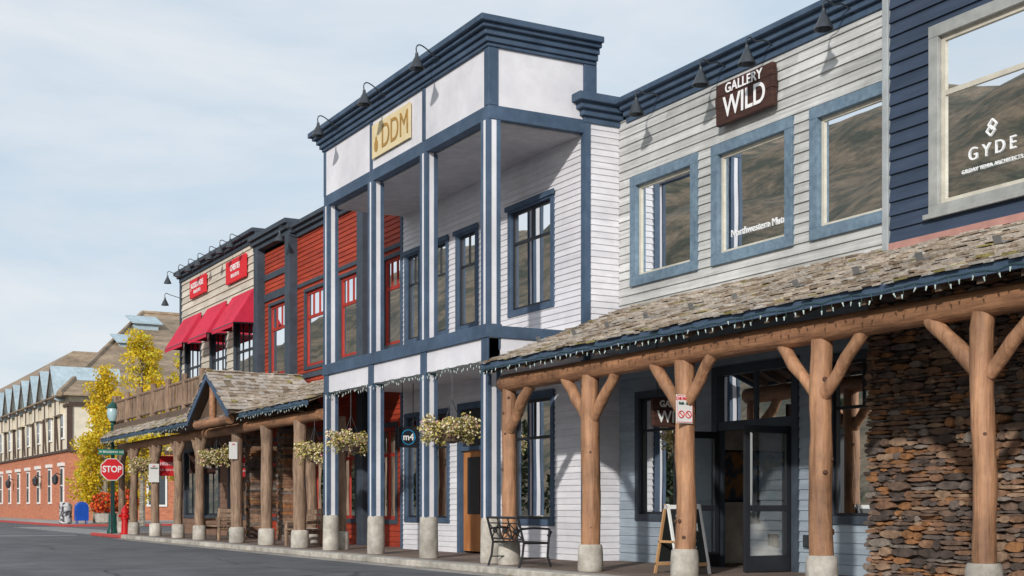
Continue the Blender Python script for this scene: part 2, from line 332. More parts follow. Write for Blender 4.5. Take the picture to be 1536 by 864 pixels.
d=MB(); d.box(XW-.05,XW+.1,26.45,26.6,0,3.45); d.box(XW-.05,XW+.1,27.7,27.85,0,3.45); d.box(XW-.047,XW+.1,26.6,27.7,3.3,3.45); d.box(XW-.03,XW+.1,26.6,27.7,2.35,2.45)
d.obj('door_frame',NAVY,D)
d=MB(); ORD=mat('orange_stained_door',(0.5,0.21,0.07),(0.36,0.13,0.04),sc=(1,1,.3)); d.box(XW+.04,XW+.09,26.62,27.68,.05,2.35,0); d.box(XW+.02,XW+.039,26.85,27.45,.9,2.2,1); d.box(XW+.03,XW+.05,26.62,27.68,2.45,3.3,1); d.obj('door',[ORD,BLACK],D)
t=MB(); t.box(XW-.035,XW+.1,YR-.035,YR+.11,0,8.75); t.box(XW-.03,XW+.1,YL-.12,YL+.02,0,8.75); t.obj('corner_boards',NAVY,D)
c=MB(); cornice(c,XW,20,YR,YL,[(8.6,8.72,.05),(8.72,8.84,.12),(8.84,8.96,.2),(8.96,9.12,.3)],(1,0)); c.obj('parapet_cornice',NAVY,D,bevel=.012)
B0,B1=22.32,30.95
b=MB(); b.box(XF-.1,14.1,B0,B1,8.66,9.75); b.obj('false_front_panels',WHITEP,D)
b=MB(); b.box(XF-.12,13.88,B0-.02,B1+.02,8.40,8.66); 
for y in (28.0,25.2): b.box(XF-.125,XF-.08,y-.07,y+.07,8.66,9.75)
b.box(XF-.13,XF-.05,B0-.03,B0+.16,8.66,9.75); b.box(XF-.05,XF+.08,B0-.03,B0+.01,8.66,9.75); b.box(13.86,14.16,B0-.035,B0+.1,8.74,9.75)
b.box(XF-.125,XF-.08,B1-.1,B1+.03,8.66,9.75)
b.obj('false_front_trim',NAVY,D,bevel=.008)
SOF=mat('soffit_paint',(0.50,0.48,0.50)); b=MB(); b.box(XF+.1,13.86,B0+.12,B1-.1,8.37,8.398); b.obj('soffit',SOF,D)
c=MB(); cornice(c,XF-.1,14.15,B0,B1,[(9.75,9.82,.06),(9.82,9.93,.11),(9.93,10.04,.17),(10.04,10.12,.25),(10.12,10.24,.33)],(1,1)); c.obj('false_front_cornice',NAVY,D,bevel=.015)
colY=(30.8,28.0,25.2,22.45)
cw=MB(); cb=MB(); pl=MB()
for y in colY:
    h=.125
    for z0,z1 in ((.85,3.8),(4.53,8.398)):
        cw.box(XF-h,XF+h,y-h,y+h,z0,z1)
        for sx in (-1,1):
            for sy in (-1,1):
                x=XF+sx*(h-.025); yy=y+sy*(h-.025); cb.box(x-.042,x+.042,yy-.042,yy+.042,z0,z1)
    pl.lathe(XF,y,[(.19,0),(.2,.02),(.197,.2),(.195,.4),(.192,.6),(.19,.8),(.175,.86)],20)
cw.obj('column_faces',WHITEP,D); cb.obj('column_corner_boards',NAVY,D,bevel=.005); pl.obj('column_plinths',CONC,D,smooth=True)
b=MB(); b.box(XF-.16,XF+.16,B0-.03,B1+.03,4.27,4.53); b.box(XF+.16,13.86,B0-.03,B0+.1,4.27,4.50)
for y in colY: b.box(XF-.14,XF+.14,y-.13,y+.13,3.8,4.27)
b.obj('balcony_rail_band',NAVY,D,bevel=.008)
b=MB(); b.box(XF-.1,XF+.1,B0,B1,3.84,4.27); b.box(XF+.1,13.86,B0,B1,3.95,4.05); b.box(XF+.16,13.86,B0+.01,B0+.08,4.05,4.27); b.obj('balcony_panels',WHITEP,D)
icicle_lights('balcony_string_lights',((XF-.13,B0,3.84),(XF-.13,B1,3.84)),D,step=.12,drop=(.02,.1))
shell(D,XW+.03,26,YR+.05,YL,0,8.7,WHITEP)
sg=E('hanging_fascia_sign',(XF-.15,26.85,9.3)); b=MB(); b.box(XF-.16,XF-.13,25.8,27.85,8.87,9.62); b.obj('board',BEIGE,sg)
text('DDM','lettering','x',(XF-.168,26.58,9.22),.74,GOLD,sg,xs=.88)
b=MB(); zs=[(.0,.0),(.07,.02),(.1,.1),(.1,.2),(.05,.27),(.03,.34),(.0,.34)]
b.face([(XF-.168,27.6+p[0],8.98+p[1]) for p in zs]+[(XF-.168,27.6-p[0],8.98+p[1]) for p in reversed(zs[1:-1])]); b.obj('emblem',GOLD,sg)
for y in (29.6,26.8,24.1): gooseneck(11.1,y,9.85,11.7,9.98,.8)

# ================================================================ GALLERY BUILDING
G=E('gallery_building',(14.7,18.4,0)); XG=14.7; YG0,YG1=14.4,22.28
w=Wall(XG)
for a,b_,cu in ((19.68,21.84,(.0,1,.86)),(17.07,19.25,(.0,1,.80)),(14.47,16.65,(.0,1,.82))): w.win(a,b_,5.37,7.51,tw=.19,sw=.06,room=0,depth=3,proud=.07,curtain=cu)
up=list(w.holes)
sd=MB(); lap(sd,'x',XG,YG0,YG1,4.4,8.7,.165,.03,up); sd.obj('upper_weathered_siding',GREYS,G)
w.done(G,WINBLUE,SASHW,[ROOMM])
w=Wall(XG)
w.win(20.2,21.7,.8,3.3,tw=.13,sw=.05,hb=(.72,),depth=3.5); w.win(14.75,16.3,.8,3.5,tw=.13,sw=.05,hb=(.7,),vb=(.5,),vtop=.7,depth=3.5)
w.holes.append((17.07,19.14,0,3.42))
sd=MB(); lap(sd,'x',XG,YG0,YG1,0,4.4,.17,.022,w.holes); sd.obj('lower_siding',LOWS,G)
w.done(G,DARKTRIM,BLACK,[ROOMM])
d=MB(); d.box(XG-.05,XG+.14,16.95,17.1,0,3.55); d.box(XG-.05,XG+.14,19.1,19.25,0,3.55); d.box(XG-.047,XG+.14,17.1,19.1,3.4,3.55); d.box(XG-.02,XG+.1,17.1,19.1,2.42,2.58); d.box(XG,XG+.08,18.07,18.13,2.58,3.4); d.obj('door_frame',DARKTRIM,G)
d=MB(); d.face([(XG+.04,17.1,2.58),(XG+.04,19.1,2.58),(XG+.04,19.1,3.4),(XG+.04,17.1,3.4)]); d.obj('transom_pane',GLASS,G)
for yy,dx in ((17.14,-.02),(19.06,.02)):
    d=MB(); x0,x1=XG-1.0,XG-.03; a,b_=yy-.025,yy+.025
    d.box(x0,x1,a,b_,.02,.28); d.box(x0,x1,a,b_,2.28,2.4); d.box(x0,x0+.11,a,b_,.28,2.28); d.box(x1-.11,x1,a,b_,.28,2.28); d.box(x0+.11,x1-.11,a+.004,b_-.004,1.0,1.1)
    d.box(x0+.13,x0+.16,a-.05,a-.02,.9,1.3); d.obj('door_leaf',BLACK,G,bevel=.006)
    d=MB(); d.face([(x0+.1,yy,.28),(x1-.1,yy,.28),(x1-.1,yy,2.28),(x0+.1,yy,2.28)]); d.obj('door_leaf_pane',GLASS,G)
r=MB(); X0,X1,Y0,Y1,Z1=XG+.15,XG+4.5,16.4,20.1,3.6
r.face([(X1,Y0,0),(X1,Y1,0),(X1,Y1,Z1),(X1,Y0,Z1)]); r.face([(X0,Y0,0),(X1,Y0,0),(X1,Y0,Z1),(X0,Y0,Z1)]); r.face([(X0,Y1,0),(X1,Y1,0),(X1,Y1,Z1),(X0,Y1,Z1)]); r.face([(X0,Y0,Z1),(X1,Y0,Z1),(X1,Y1,Z1),(X0,Y1,Z1)])
r.face([(X0,Y0,.01),(X1,Y0,.01),(X1,Y1,.01),(X0,Y1,.01)],1); r.obj('showroom',[ROOMG,BOARDW],G)
ART=[mat('painting_canvas_%d'%i,c,c2,ns=3,lo=.45,hi=.55) for i,(c,c2) in enumerate([((.4,.2,.08),(.05,.08,.12)),((.1,.2,.3),(.5,.4,.25)),((.35,.1,.05),(.6,.5,.3))])]
a=MB()
for i,x in enumerate((15.3,16.3,17.4,18.3)): a.box(x,x+.7,Y1-.06,Y1-.02,1.2,2.1,i%3); a.box(x-.04,x+.74,Y1-.02,Y1-.01,1.16,2.14,3)
for i,y in enumerate((17.0,18.2,19.2)): a.box(X1-.06,X1-.02,y,y+.8,1.2,2.0,i%3); a.box(X1-.02,X1-.01,y-.04,y+.84,1.16,2.04,3)
for i,(y,z,s_) in enumerate(((20.4,1.6,.5),(21.0,1.5,.4),(14.9,1.3,.6),(15.6,1.4,.5),(15.0,2.2,.4))): a.box(XG+.8,XG+.84,y,y+s_,z,z+s_*1.1,i%3)
a.obj('paintings',ART+[BLACK],G)
a=MB()
for y,z,s_ in ((15.9,6.35,.26),(16.3,6.4,.22),(16.55,6.1,.2),(16.0,6.0,.24),(15.4,6.3,.28),(15.5,5.9,.2)): a.box(XG+1.92,XG+1.95,y,y+s_,z,z+s_*.8,0); a.box(XG+1.90,XG+1.921,y+.03,y+s_-.03,z+.03,z+s_*.8-.03,1)
a.box(XG+1.951,XG+1.97,14.45,16.7,5.4,7.45,2)
a.box(XG+.15,XG+.3,15.2,15.35,5.6,5.8,1); a.box(XG+.2,XG+.3,14.9,15.1,5.6,5.73,1); a.box(XG+.2,XG+.24,19.98,20.3,5.62,6.0,1)
a.obj('framed_pictures',[BLACK,SIGNW,ROOMM],G)
c=MB(); cornice(c,XG,21,YG0-.3,YR-.301,[(8.62,8.74,.05),(8.74,8.85,.12),(8.85,8.96,.2),(8.96,9.06,.3)],(0,0)); c.obj('parapet_cornice',NAVY,G,bevel=.012)
shell(G,XG+.03,26,YG0,YG1,0,8.7,GREYS)
text('Northwestern Mutual','window_lettering','x',(XG+.05,18.02,5.88),.18,WTXT,G)
sg=E('gallery_wall_sign',(14.5,18.15,8.1)); b=MB(); b.box(14.5,14.6,17.4,18.92,7.76,8.06); b.box(14.497,14.6,17.38,18.94,8.065,8.26); b.box(14.5,14.6,17.4,18.92,8.265,8.48); b.box(14.6,14.69,17.6,18.7,7.9,8.3); b.obj('plank_board',BROWNSIGN,sg,bevel=.008)
text('GALLERY','lettering_top','x',(14.488,18.15,8.35),.235,WTXT,sg,bold=.004,sp=1.05); text('WILD','lettering_bottom','x',(14.488,18.13,8.02),.50,WTXT,sg,bold=.007,xs=.9)
for y in (20.75,18.76,17.5,15.65): gooseneck(14.05,y,8.5,14.62,8.78,.75)

# ================================================================ NAVY BUILDING
Nn=E('navy_siding_building',(14.2,11,0)); XB=14.2
w=Wall(XB); w.win(10.2,13.63,5.12,7.8,tw=.17,hb=(.66,),sw=.07,sill=True,depth=3,curtain=(.60,.98,.0),room=0); w.win(6.2,9.4,5.12,7.8,tw=.17,hb=(.66,),sw=.07,sill=True)
sd=MB(); lap(sd,'x',XB,4,14.42,4.9,10.2,.2,.035,w.holes); sd.obj('lap_siding',BLUES,Nn); w.done(Nn,SILL,SASHW,[mat('interior_teal_wall',(0.22,0.30,0.30))])
shell(Nn,XB+.03,26,4,14.44,0,10.2,BLUES)
b=MB(); b.box(XB-.06,XB+.1,4,14.45,10.2,10.5); b.obj('parapet_cap',NAVY,Nn)
PINK=mat('pink_flashing',(0.5,0.26,0.22)); b=MB(); b.box(XB-.04,XB+.02,4,14.42,4.80,4.9); b.obj('roof_flashing',PINK,Nn)
ds=MB(); ds.box(XB-.06,XB+.03,14.40,14.52,4.8,10.4); ds.obj('downspout',mat('grey_downspout',(0.42,0.45,0.46),rough=.4),Nn,bevel=.015)
text('G Y D E','window_lettering','x',(XB+.05,12.6,5.87),.25,WTXT,Nn,xs=.95); text('GILDAY YEHIA ARCHITECTS','window_lettering_small','x',(XB+.05,12.6,5.66),.075,WTXT,Nn,sp=1.1)
b=MB()
for k in range(2):
    cy,cz,q=12.62-k*.03,6.12+k*.08,.07
    for p0,p1 in (((0,q),(q,0)),((q,0),(0,-q)),((0,-q),(-q,0)),((-q,0),(0,q))): b.tube([(XB+.05,cy+p0[0],cz+p0[1]),(XB+.05,cy+p1[0],cz+p1[1])],.012,5)
b.obj('window_logo',WTXT,Nn)
# irregular stone wall
sw=MB(); z=0.0
while z<4.3:
    h=random.choice((.045,.06,.08,.1,.13)); y=3.9+U(-.2,0)
    while y<14.74:
        l=U(.08,.42)*(.75+h*3.5); y1=min(y+l,14.76); ov=.012
        if y1-y>.04:
            mi=lambda: random.choices(range(7),[4,3,2.2,2.5,2.2,1.6,2.6])[0]
            if h>.075 and R()<.42:
                c_=U(.38,.62)
                sw.stone(14.10-U(0,.085),14.2,y-ov,y1+ov*.3,z-.004,z+h*c_,mi()); 
                if R()<.5: ym=(y+y1)/2; sw.stone(14.10-U(0,.085),14.2,y-ov,ym,z+h*c_,z+h+.006,mi()); sw.stone(14.10-U(0,.085),14.2,ym,y1+ov*.3,z+h*c_,z+h+.006,mi())
                else: sw.stone(14.10-U(0,.085),14.2,y-ov,y1+ov*.3,z+h*c_,z+h+.006,mi())
            else: sw.stone(14.10-U(0,.11),14.2,y-ov,y1+ov*.3,z-.008+U(-.008,.008),z+h+.004+U(-.008,.012),mi())
        y=y1 if y1<14.76 else 99
    z+=h
sw.box(14.14,14.19,3.9,14.72,0,4.35,7)
for k in range(52):
    zz=k*.083; sw.box(14.2,14.2+U(.45,.55),14.7,14.755+U(0,.03),zz,zz+.075,random.randrange(7),j=.006)
sw.obj('stone_wall',STONE+[MORTAR],Nn)
b=MB(); b.box(14.62,14.69,16.62,16.78,.42,.62); b.box(14.6,14.62,16.64,16.76,.44,.6); b.obj('outlet_box',METAL,G)

# ================================================================ GALLERY PORCH
P=E('log_porch',(12.5,14,0)); EX,EZ,TX,TZ=11.5,3.72,14.72,4.97
PY0,PY1=4.0,22.0
sl=Vector((TX-EX,0,TZ-EZ)); sn=Vector((-(TZ-EZ),0,TX-EX)).normalized()
b=MB(); b.obox((EX,PY0,EZ-.06),(0,PY1-PY0,0),sl,Vector((0,0,.05))); b.obj('roof_deck',WOODD,P)
b=MB(); shakes(b,(EX-.04,PY0,EZ-.02),(0,1,0),sl,sn,PY1-PY0,sl.length); b.obj('cedar_shakes',SHAKE,P)
b=MB(); b.box(EX-.07,EX-.02,PY0,PY1,EZ-.13,EZ-.01); b.obj('fascia',NAVY,P)
b=MB(); b.obox((EX,PY1,EZ-.2),(0,.05,0),sl,Vector((0,0,.2))); b.obj('rake_board',NAVY,P)
b=MB(); y=PY0+.3
while y<PY1: b.obox((EX+.02,y,EZ-.2),(0,.09,0),sl,Vector((0,0,.135))); y+=.6
b.obj('rafters',WOODD,P)
b=MB(); b.log((XF,PY0,3.38),(XF,PY1-.1,3.36),.16,seg=50,n=14); b.obj('log_beam',LOGH,P,smooth=True)
ly=(21.72,18.9,16.26,13.27,10.61,7.8,5.0); b=MB(); br=MB(); ba=MB(); kn=MB()
for i,y in enumerate(ly):
    r_=.145+U(-.008,.014); b.log((XF,y,.38),(XF,y,3.26),r_,n=18,seg=16,taper=.06)
    for k in (-1,1):
        if i==0 and k==1: continue
        br.log((XF+U(-.03,.03),y+k*.07,2.5+U(-.08,.08)),(XF+U(-.03,.03),y+k*U(.78,.88),3.33),.092+U(-.008,.01),n=12)
    for _ in range(9):
        a_=U(0,6.28); zz=U(.6,3.1); kn.tube([(XF+r_*.9*math.cos(a_),y+r_*.9*math.sin(a_),zz),(XF+r_*1.04*math.cos(a_),y+r_*1.04*math.sin(a_),zz)],[.035,.018],8)
    ba.lathe(XF,y,[(.2,0),(.215,.03),(.212,.15),(.21,.3),(.2,.42),(.18,.45)],20)
b.obj('log_posts',LOG,P,smooth=True); br.obj('log_braces',LOG,P,smooth=True); ba.obj('post_bases',CONC,P,smooth=True); kn.obj('log_knots',mat('dark_knot',(0.11,0.05,0.03)),P,smooth=True)
icicle_lights('string_lights',((EX-.09,PY0,EZ-.08),(EX-.09,PY1,EZ-.08)),P,step=.17,drop=(.02,.10))
b=MB()
for y in [5+1.17*i for i in range(15)]:
    p=Vector((EX,y+U(-.1,.1),EZ))+sl*.28+sn*.05; b.obox(p,(0,.12,0),sl.normalized()*.15,sn*.012); b.obox(p,(0,.12,0),sn*.11,sl.normalized()*.012)
b.obj('snow_guards',mat('grey_metal',(0.3,0.3,0.3),rough=.4,metal=.5),P)

# ================================================================ RED BUILDING
Rb=E('red_siding_building',(14.3,37.5,0)); XR=14.3; r0,r1=YL+.03,43.6
w=Wall(XR)
W4=[(40.95,42.66),(37.5,39.27),(34.9,36.4),(31.9,33.2)]
for a,b_ in W4: w.win(a,b_,5.25,7.75,tw=.1,sw=.09,hb=(.66,),vb=(.33,.66),vtop=.66,curtain=(0,1,.1))
for a,b_ in ((41.0,43.0),(37.4,39.3),(35.0,36.4),(32.2,33.6)): w.win(a,b_,.6,3.3,tw=.12,sw=.09,hb=(.7,),vb=(.5,))
sd=MB(); lap(sd,'x',XR,r0,r1,0,9.5,.14,.025,w.holes); sd.obj('lap_siding',REDS,Rb); w.done(Rb,DARKTRIM,REDP,[ROOMD])
t=MB()
for y,wd in ((43.3,.4),(40.15,.45),(34.2,.42),(37.0,.2)): t.box(XR-(.28 if wd>.3 else .06),XR+.02,y-wd/2,y+wd/2,0,9.75 if wd>.3 else 7.9)
t.box(XR-.06,XR+.02,40.4,43.1,8.55,8.75); t.box(XR-.06,XR+.02,40.4,43.1,7.85,8.1); t.box(XR-.055,XR+.02,31.15,39.9,7.86,7.98); t.box(XR-.07,XR+.02,31.15,39.9,5.0,5.15)
t.obj('pilasters_and_bands',DARKTRIM,Rb,bevel=.008)
c=MB(); cornice(c,XR,24,r0,39.8,[(9.45,9.6,.1),(9.6,9.72,.2),(9.72,9.85,.3)],(0,0)); cornice(c,XR-.12,24,39.85,43.6,[(9.6,9.75,.15),(9.75,9.9,.25),(9.9,10.05,.34)],(0,0)); c.obj('parapet_cornice',DARKTRIM,Rb,bevel=.01)
shell(Rb,XR+.03,26,r0,r1,0,9.6,REDS)
gooseneck(13.6,39.6,9.35,14.25,9.6,.8)
for y in (43.4,40.2):
    s_=MB(); z=0
    while z<3.5:
        h=U(.05,.12); yy=y-.35
        while yy<y+.35:
            l=U(.15,.4); e_=min(yy+l,y+.37); s_.box(13.85-U(0,.06),14.29,yy,e_-.01,z,z+h-.006,random.randrange(7),j=.006); yy=e_
            if e_>=y+.37: break
        z+=h
    s_.box(13.9,14.28,y-.33,y+.33,0,3.5,7); s_.obj('stone_pier',STONE+[MORTAR],Rb)

# ================================================================ CREAM BUILDING
C=E('cream_siding_building',(14.3,48.6,0)); XC=14.3; c0,c1=43.62,53.7
w=Wall(XC)
for a,b_ in ((50.7,53.0),(47.4,49.5),(44.2,46.5)): w.win(a,b_,4.3,8.0,tw=.1,sw=.09,hb=(.6,),vb=(.33,.66),proud=.06)
for a,b_ in ((51.2,53.2),(48.3,50.4),(45.0,47.2)): w.win(a,b_,.6,3.3,tw=.12,sw=.08,hb=(.7,),vb=(.5,))
sd=MB(); lap(sd,'x',XC,c0,c1,4.2,10.1,.26,.045,w.holes); sd.obj('lap_siding',CREAMS,C)
sd=MB(); lap(sd,'x',XC,c0,c1,0,4.2,.2,.02,w.holes); sd.obj('ground_floor_siding',mat('brown_siding',(0.26,0.15,0.10)),C)
w.done(C,DARKTRIM,BLACK,[ROOMD])
t=MB(); t.box(XC-.06,XC+.03,c1-.2,c1+.03,4.2,10.1); t.box(XC-.08,XC+.02,c0,c0+.35,4.2,10.1); t.obj('corner_boards',DARKTRIM,C)
c=MB(); cornice(c,XC,24,c0,c1,[(10.05,10.2,.08),(10.2,10.32,.18),(10.32,10.45,.3)],(0,.3)); c.obj('parapet_cornice',DARKTRIM,C,bevel=.01)
shell(C,XC+.03,26,c0,c1,0,10.2,CREAMS)
for a,b_ in ((50.6,53.15),(47.3,49.75),(44.1,46.6)):
    aw=E('red_awning',(13.9,(a+b_)/2,7.9)); m=MB()
    zt,zb,xo=8.5,7.3,13.5
    n=10
    for i in range(n):
        ya=a+(b_-a)*i/n; yb=a+(b_-a)*(i+1)/n
        m.face([(XC-.06,ya,zt),(XC-.06,yb,zt),(xo,yb,zb),(xo,ya,zb)])
        m.face([(xo,ya,zb),(xo,yb,zb),(xo,yb,zb-.16),(xo,ya,zb-.16)])
    m.face([(XC-.06,a,zt),(xo,a,zb),(XC-.06,a,zb+.02)]); m.face([(XC-.06,b_,zt),(xo,b_,zb),(XC-.06,b_,zb+.02)])
    m.obj('canvas',AWN,aw); m=MB(); m.tube([(XC-.06,a+.03,zb),(xo+.01,a+.03,zb-.02),(xo+.01,b_-.03,zb-.02),(XC-.06,b_-.03,zb)],.02,6); m.obj('frame',METAL,aw)
for (a,b_,z0,z1,t1,t2) in ((49.75,51.9,9.15,9.85,'JACKSON HOLE','REAL ESTATE'),(44.85,47.1,9.0,9.8,'CHRISTIES','REAL ESTATE')):
    sg=E('red_wall_sign',(14.2,(a+b_)/2,(z0+z1)/2)); m=MB(); m.box(14.15,14.23,a,b_,z0,z1); m.obj('board',SIGNR,sg,bevel=.01)
    text(t1,'lettering','x',(14.14,(a+b_)/2,z0+(z1-z0)*.62),.3,WTXT,sg,bold=.004,xs=.8); text(t2,'lettering_small','x',(14.14,(a+b_)/2,z0+(z1-z0)*.27),.18,WTXT,sg,bold=.002,xs=.9)
for y in (53.3,51.6,50.2,48.9,47.4,46.1,44.9): gooseneck(13.65,y,10.05,14.2,10.3,.8)
gooseneck(13.6,53.5,9.2,14.25,9.4,.8)

# ================================================================ LEFT PORCH + BALCONY
Q=E('shake_roof_porch',(12.8,36,0)); q0,q1=31.3,41.2
b=MB(); b.obox((EX,q0,EZ-.06),(0,q1-q0,0),sl,Vector((0,0,.05))); b.obj('roof_deck',WOODD,Q)
b=MB(); shakes(b,(EX-.04,q0,EZ-.02),(0,1,0),sl,sn,q1-q0,sl.length,expo=.2,w=(.12,.28))
cy,hw,az=38.9,2.0,4.95
for k in (-1,1):
    S=Vector((0,-k*hw,az-3.75)); 
    nn=Vector((0,k*(az-3.75),hw)).normalized()
    o=Vector((11.15,cy+k*hw,3.75+.06)); shakes(b,o,(1,0,0),S,nn,2.9,S.length,expo=.2,w=(.12,.28))
b.obj('cedar_shakes',SHAKE,Q)
b=MB()
for k in (-1,1):
    S=Vector((0,-k*hw,az-3.75)); b.obox((11.15,cy+k*hw,3.72),(2.9,0,0),S,(0,0,.06)); b.obox((11.09,cy+k*(hw+.05),3.58),(.055,0,0),S*1.02,(0,0,.2),1)
b.face([(11.4,cy-1.8,3.7),(11.4,cy+1.8,3.7),(11.4,cy,4.78)],0); b.box(EX-.07,EX-.02,q0,cy-hw-.1,EZ-.15,EZ-.01,1)
b.obj('gable_and_fascia',[WOODD,NAVY],Q)
b=MB(); b.log((XF,q0,3.36),(XF,53.6,3.36),.15,seg=40); b.log((11.3,cy-1.7,3.55),(11.3,cy+1.7,3.55),.13); b.log((11.3,cy,3.55),(11.3,cy,4.7),.1)
b.obj('log_beams',LOGH,Q,smooth=True)
b=MB(); ba=MB()
for x,y,r in ((XF,33.0,.17),(XF,35.7,.17),(XF,38.4,.17),(12.25,31.15,.16),(XF,42.4,.15),(XF,45.0,.15),(XF,48.1,.15),(XF,51.4,.15),(XF,53.4,.13),(13.2,42.9,.16),(13.3,36,.16)):
    b.log((x,y,.42),(x,y,3.3),r); ba.lathe(x,y,[(r+.06,0),(r+.07,.03),(r+.06,.42),(r+.03,.46)],18)
    if y>41 and x<12:
        for k in (-1,1): b.log((x,y+k*.05,2.6),(x,y+k*.75,3.3),.09)
b.obj('log_posts',LOGG,Q,smooth=True); ba.obj('post_bases',CONC,Q,smooth=True)
icicle_lights('string_lights',((EX-.09,q0,EZ-.08),(EX-.09,cy-hw,EZ-.08)),Q,step=.17)
K=E('timber_balcony',(12.8,47.5,4.2)); y0,y1=41.4,53.8
b=MB(); b.box(11.62,14.28,y0,y1,4.0,4.2); b.box(11.56,11.617,y0,y1,3.95,4.24); b.obj('deck',WOODD,K)
b=MB(); S=Vector((.42,0,.3)); shakes(b,(11.2,y0-.2,3.72),(0,1,0),S,Vector((-.3,0,.42)),y1-y0+.3,S.length,expo=.18,w=(.12,.26)); b.obj('shake_skirt',SHAKE,K)
b=MB(); b.box(11.16,11.2,y0-.2,y1+.1,3.57,3.72); b.obj('fascia',NAVY,K)
icicle_lights('string_lights',((11.14,y0,3.62),(11.14,y1,3.62)),K,step=.18)
b=MB()
def rail(pa,pb):
    pa,pb=Vector(pa),Vector(pb); L=(pb-pa).length; n=max(1,round(L/2.1)); d=(pb-pa)/L
    for i in range(n+1):
        p=pa+d*(L*i/n); b.log(p,p+Vector((0,0,1.2)),.11,n=9,seg=4)
    for z in (.2,.95): b.log(pa+Vector((0,0,z)),pb+Vector((0,0,z)),.055,n=8)
    k=.15
    while k<L: 
        p=pa+d*k; b.log(p+Vector((0,0,.15)),p+Vector((0,0,.98)),.036,n=6,seg=2); k+=.19
rail((11.7,y0,4.2),(11.7,y1,4.2)); rail((11.85,y0,4.2),(14.1,y0,4.2)); rail((11.85,y1,4.2),(14.1,y1,4.2))
b.obj('railing',LOGG,K,smooth=True)

# ================================================================ FAR TUDOR BRICK BUILDING
T=E('tudor_brick_building',(30,115,0))
def brickmat():
    m=mat('red_brick',(0.42,0.17,0.10),(0.33,0.12,0.07),ns=2); nt=m.node_tree; N=nt.nodes; L=nt.links
    g=N.new('ShaderNodeNewGeometry')
    s=N.new('ShaderNodeSeparateXYZ'); L.new(g.outputs['Position'],s.inputs[0]); a=N.new('ShaderNodeMath'); L.new(s.outputs['X'],a.inputs[0]); L.new(s.outputs['Y'],a.inputs[1])
    c=N.new('ShaderNodeCombineXYZ'); L.new(a.outputs[0],c.inputs['X']); L.new(s.outputs['Z'],c.inputs['Y'])
    b=N.new('ShaderNodeTexBrick'); b.inputs['Scale'].default_value=1; b.inputs['Brick Width'].default_value=.3; b.inputs['Row Height'].default_value=.1; b.inputs['Mortar Size'].default_value=.008
    b.inputs['Color1'].default_value=(.62,.21,.10,1); b.inputs['Color2'].default_value=(.42,.12,.06,1); b.inputs['Mortar'].default_value=(.42,.28,.2,1)
    L.new(c.outputs[0],b.inputs['Vector']); L.new(b.outputs['Color'],N['Principled BSDF'].inputs['Base Color']); return m
BRICK=brickmat(); STUC=mat('cream_stucco',(0.84,0.76,0.60),(0.76,0.68,0.54)); TIMB=mat('brown_half_timber',(0.10,0.065,0.05)); 
FROOF=mat('brown_shingle_roof',(0.47,0.35,0.235),(0.31,0.225,0.15),sc=(1,1,4),ns=1.5,board=('Z',.33,0,.35),dirt=.3); BROOF=mat('blue_grey_metal_roof',(0.45,0.56,0.62),(0.35,0.45,0.50))
TX0,TY0,TY1=18.3,99.0,150.0
b=MB(); b.box(TX0,70,TY0,TY1,0,5.0); b.obj('brick_walls',BRICK,T)
b=MB(); b.box(TX0+.02,69.9,TY0+.02,TY1,5.0,9.2); b.obj('stucco_walls',STUC,T)
b=MB(); b.box(TX0-.12,TX0+.01,TY0-.1,TY1,4.95,5.13); b.box(TX0-.12,TX0+.01,TY0-.1,TY1,8.2,8.4)
y=TY0
while y<TY1: b.box(TX0-.1,TX0+.02,y,y+.22,5.15,8.2); y+=2.5
b.box(TX0,60,TY0-.12,TY0+.01,4.9,5.15); b.box(TX0,60,TY0-.12,TY0+.01,8.2,8.5); x=TX0
while x<60: b.box(x,x+.25,TY0-.1,TY0+.02,5.15,8.2); x+=2.2
for i in range(9): 
    yy=TY0+3.8+i*5.0; b.obox((TX0-.09,yy+.1,5.2),(0.08,0,0),(0,.2,0),(0,.9,3.0))
b.obj('half_timbering',TIMB,T)
g_=MB(); fr=MB()
for i in range(10):
    yy=TY0+1.2+i*5.0
    for (a,b_,z0,z1) in ((yy+.5,yy+1.7,1.2,3.9),(yy+.4,yy+1.5,5.9,7.7)):
        fr.box(TX0-.09,TX0+.01,a,b_,z0,z1); g_.box(TX0-.10,TX0-.02,a+.15,b_-.15,z0+.15,(z0+z1)/2-.05); g_.box(TX0-.10,TX0-.02,a+.15,b_-.15,(z0+z1)/2+.05,z1-.15)
    fr.box(TX0-.25,TX0+.01,yy+.3,yy+1.9,3.95,4.2)
for i in range(8):
    xx=TX0+1.5+i*4
    for z0,z1 in ((1,3.8),(5.6,7.8)):
        fr.box(xx,xx+1.5,TY0-.09,TY0+.01,z0,z1); g_.box(xx+.15,xx+1.35,TY0-.1,TY0-.02,z0+.15,z1-.15)
fr.obj('white_window_frames',SIGNW,T); g_.obj('window_panes',mat('dark_pane',(0.05,0.06,0.07),rough=.05,spec=.8),T)
b=MB(); e=.8; A=(TX0-e,TY0-e,9.0);B=(70,TY0-e,9.0);Cc=(70,TY1,9.0);Dd=(TX0-e,TY1,9.0); P1=(29,122,18.5);P2=(64,122,18.5)
b.face([A,B,P2,P1]); b.face([A,P1,(29,TY1,12),Dd]); b.face([B,Cc,P2]); b.face([P1,P2,Cc,(29,TY1,12)]); b.box(TX0-e,70,TY0-e,TY1,8.9,8.99,0); b.obj('hip_roof',FROOF,T)
b=MB(); b.tube([A,P1],.22,6); b.tube([P1,P2],.22,6); b.obj('ridge_caps',FROOF,T)
dm=MB(); dw=MB(); dt=MB()
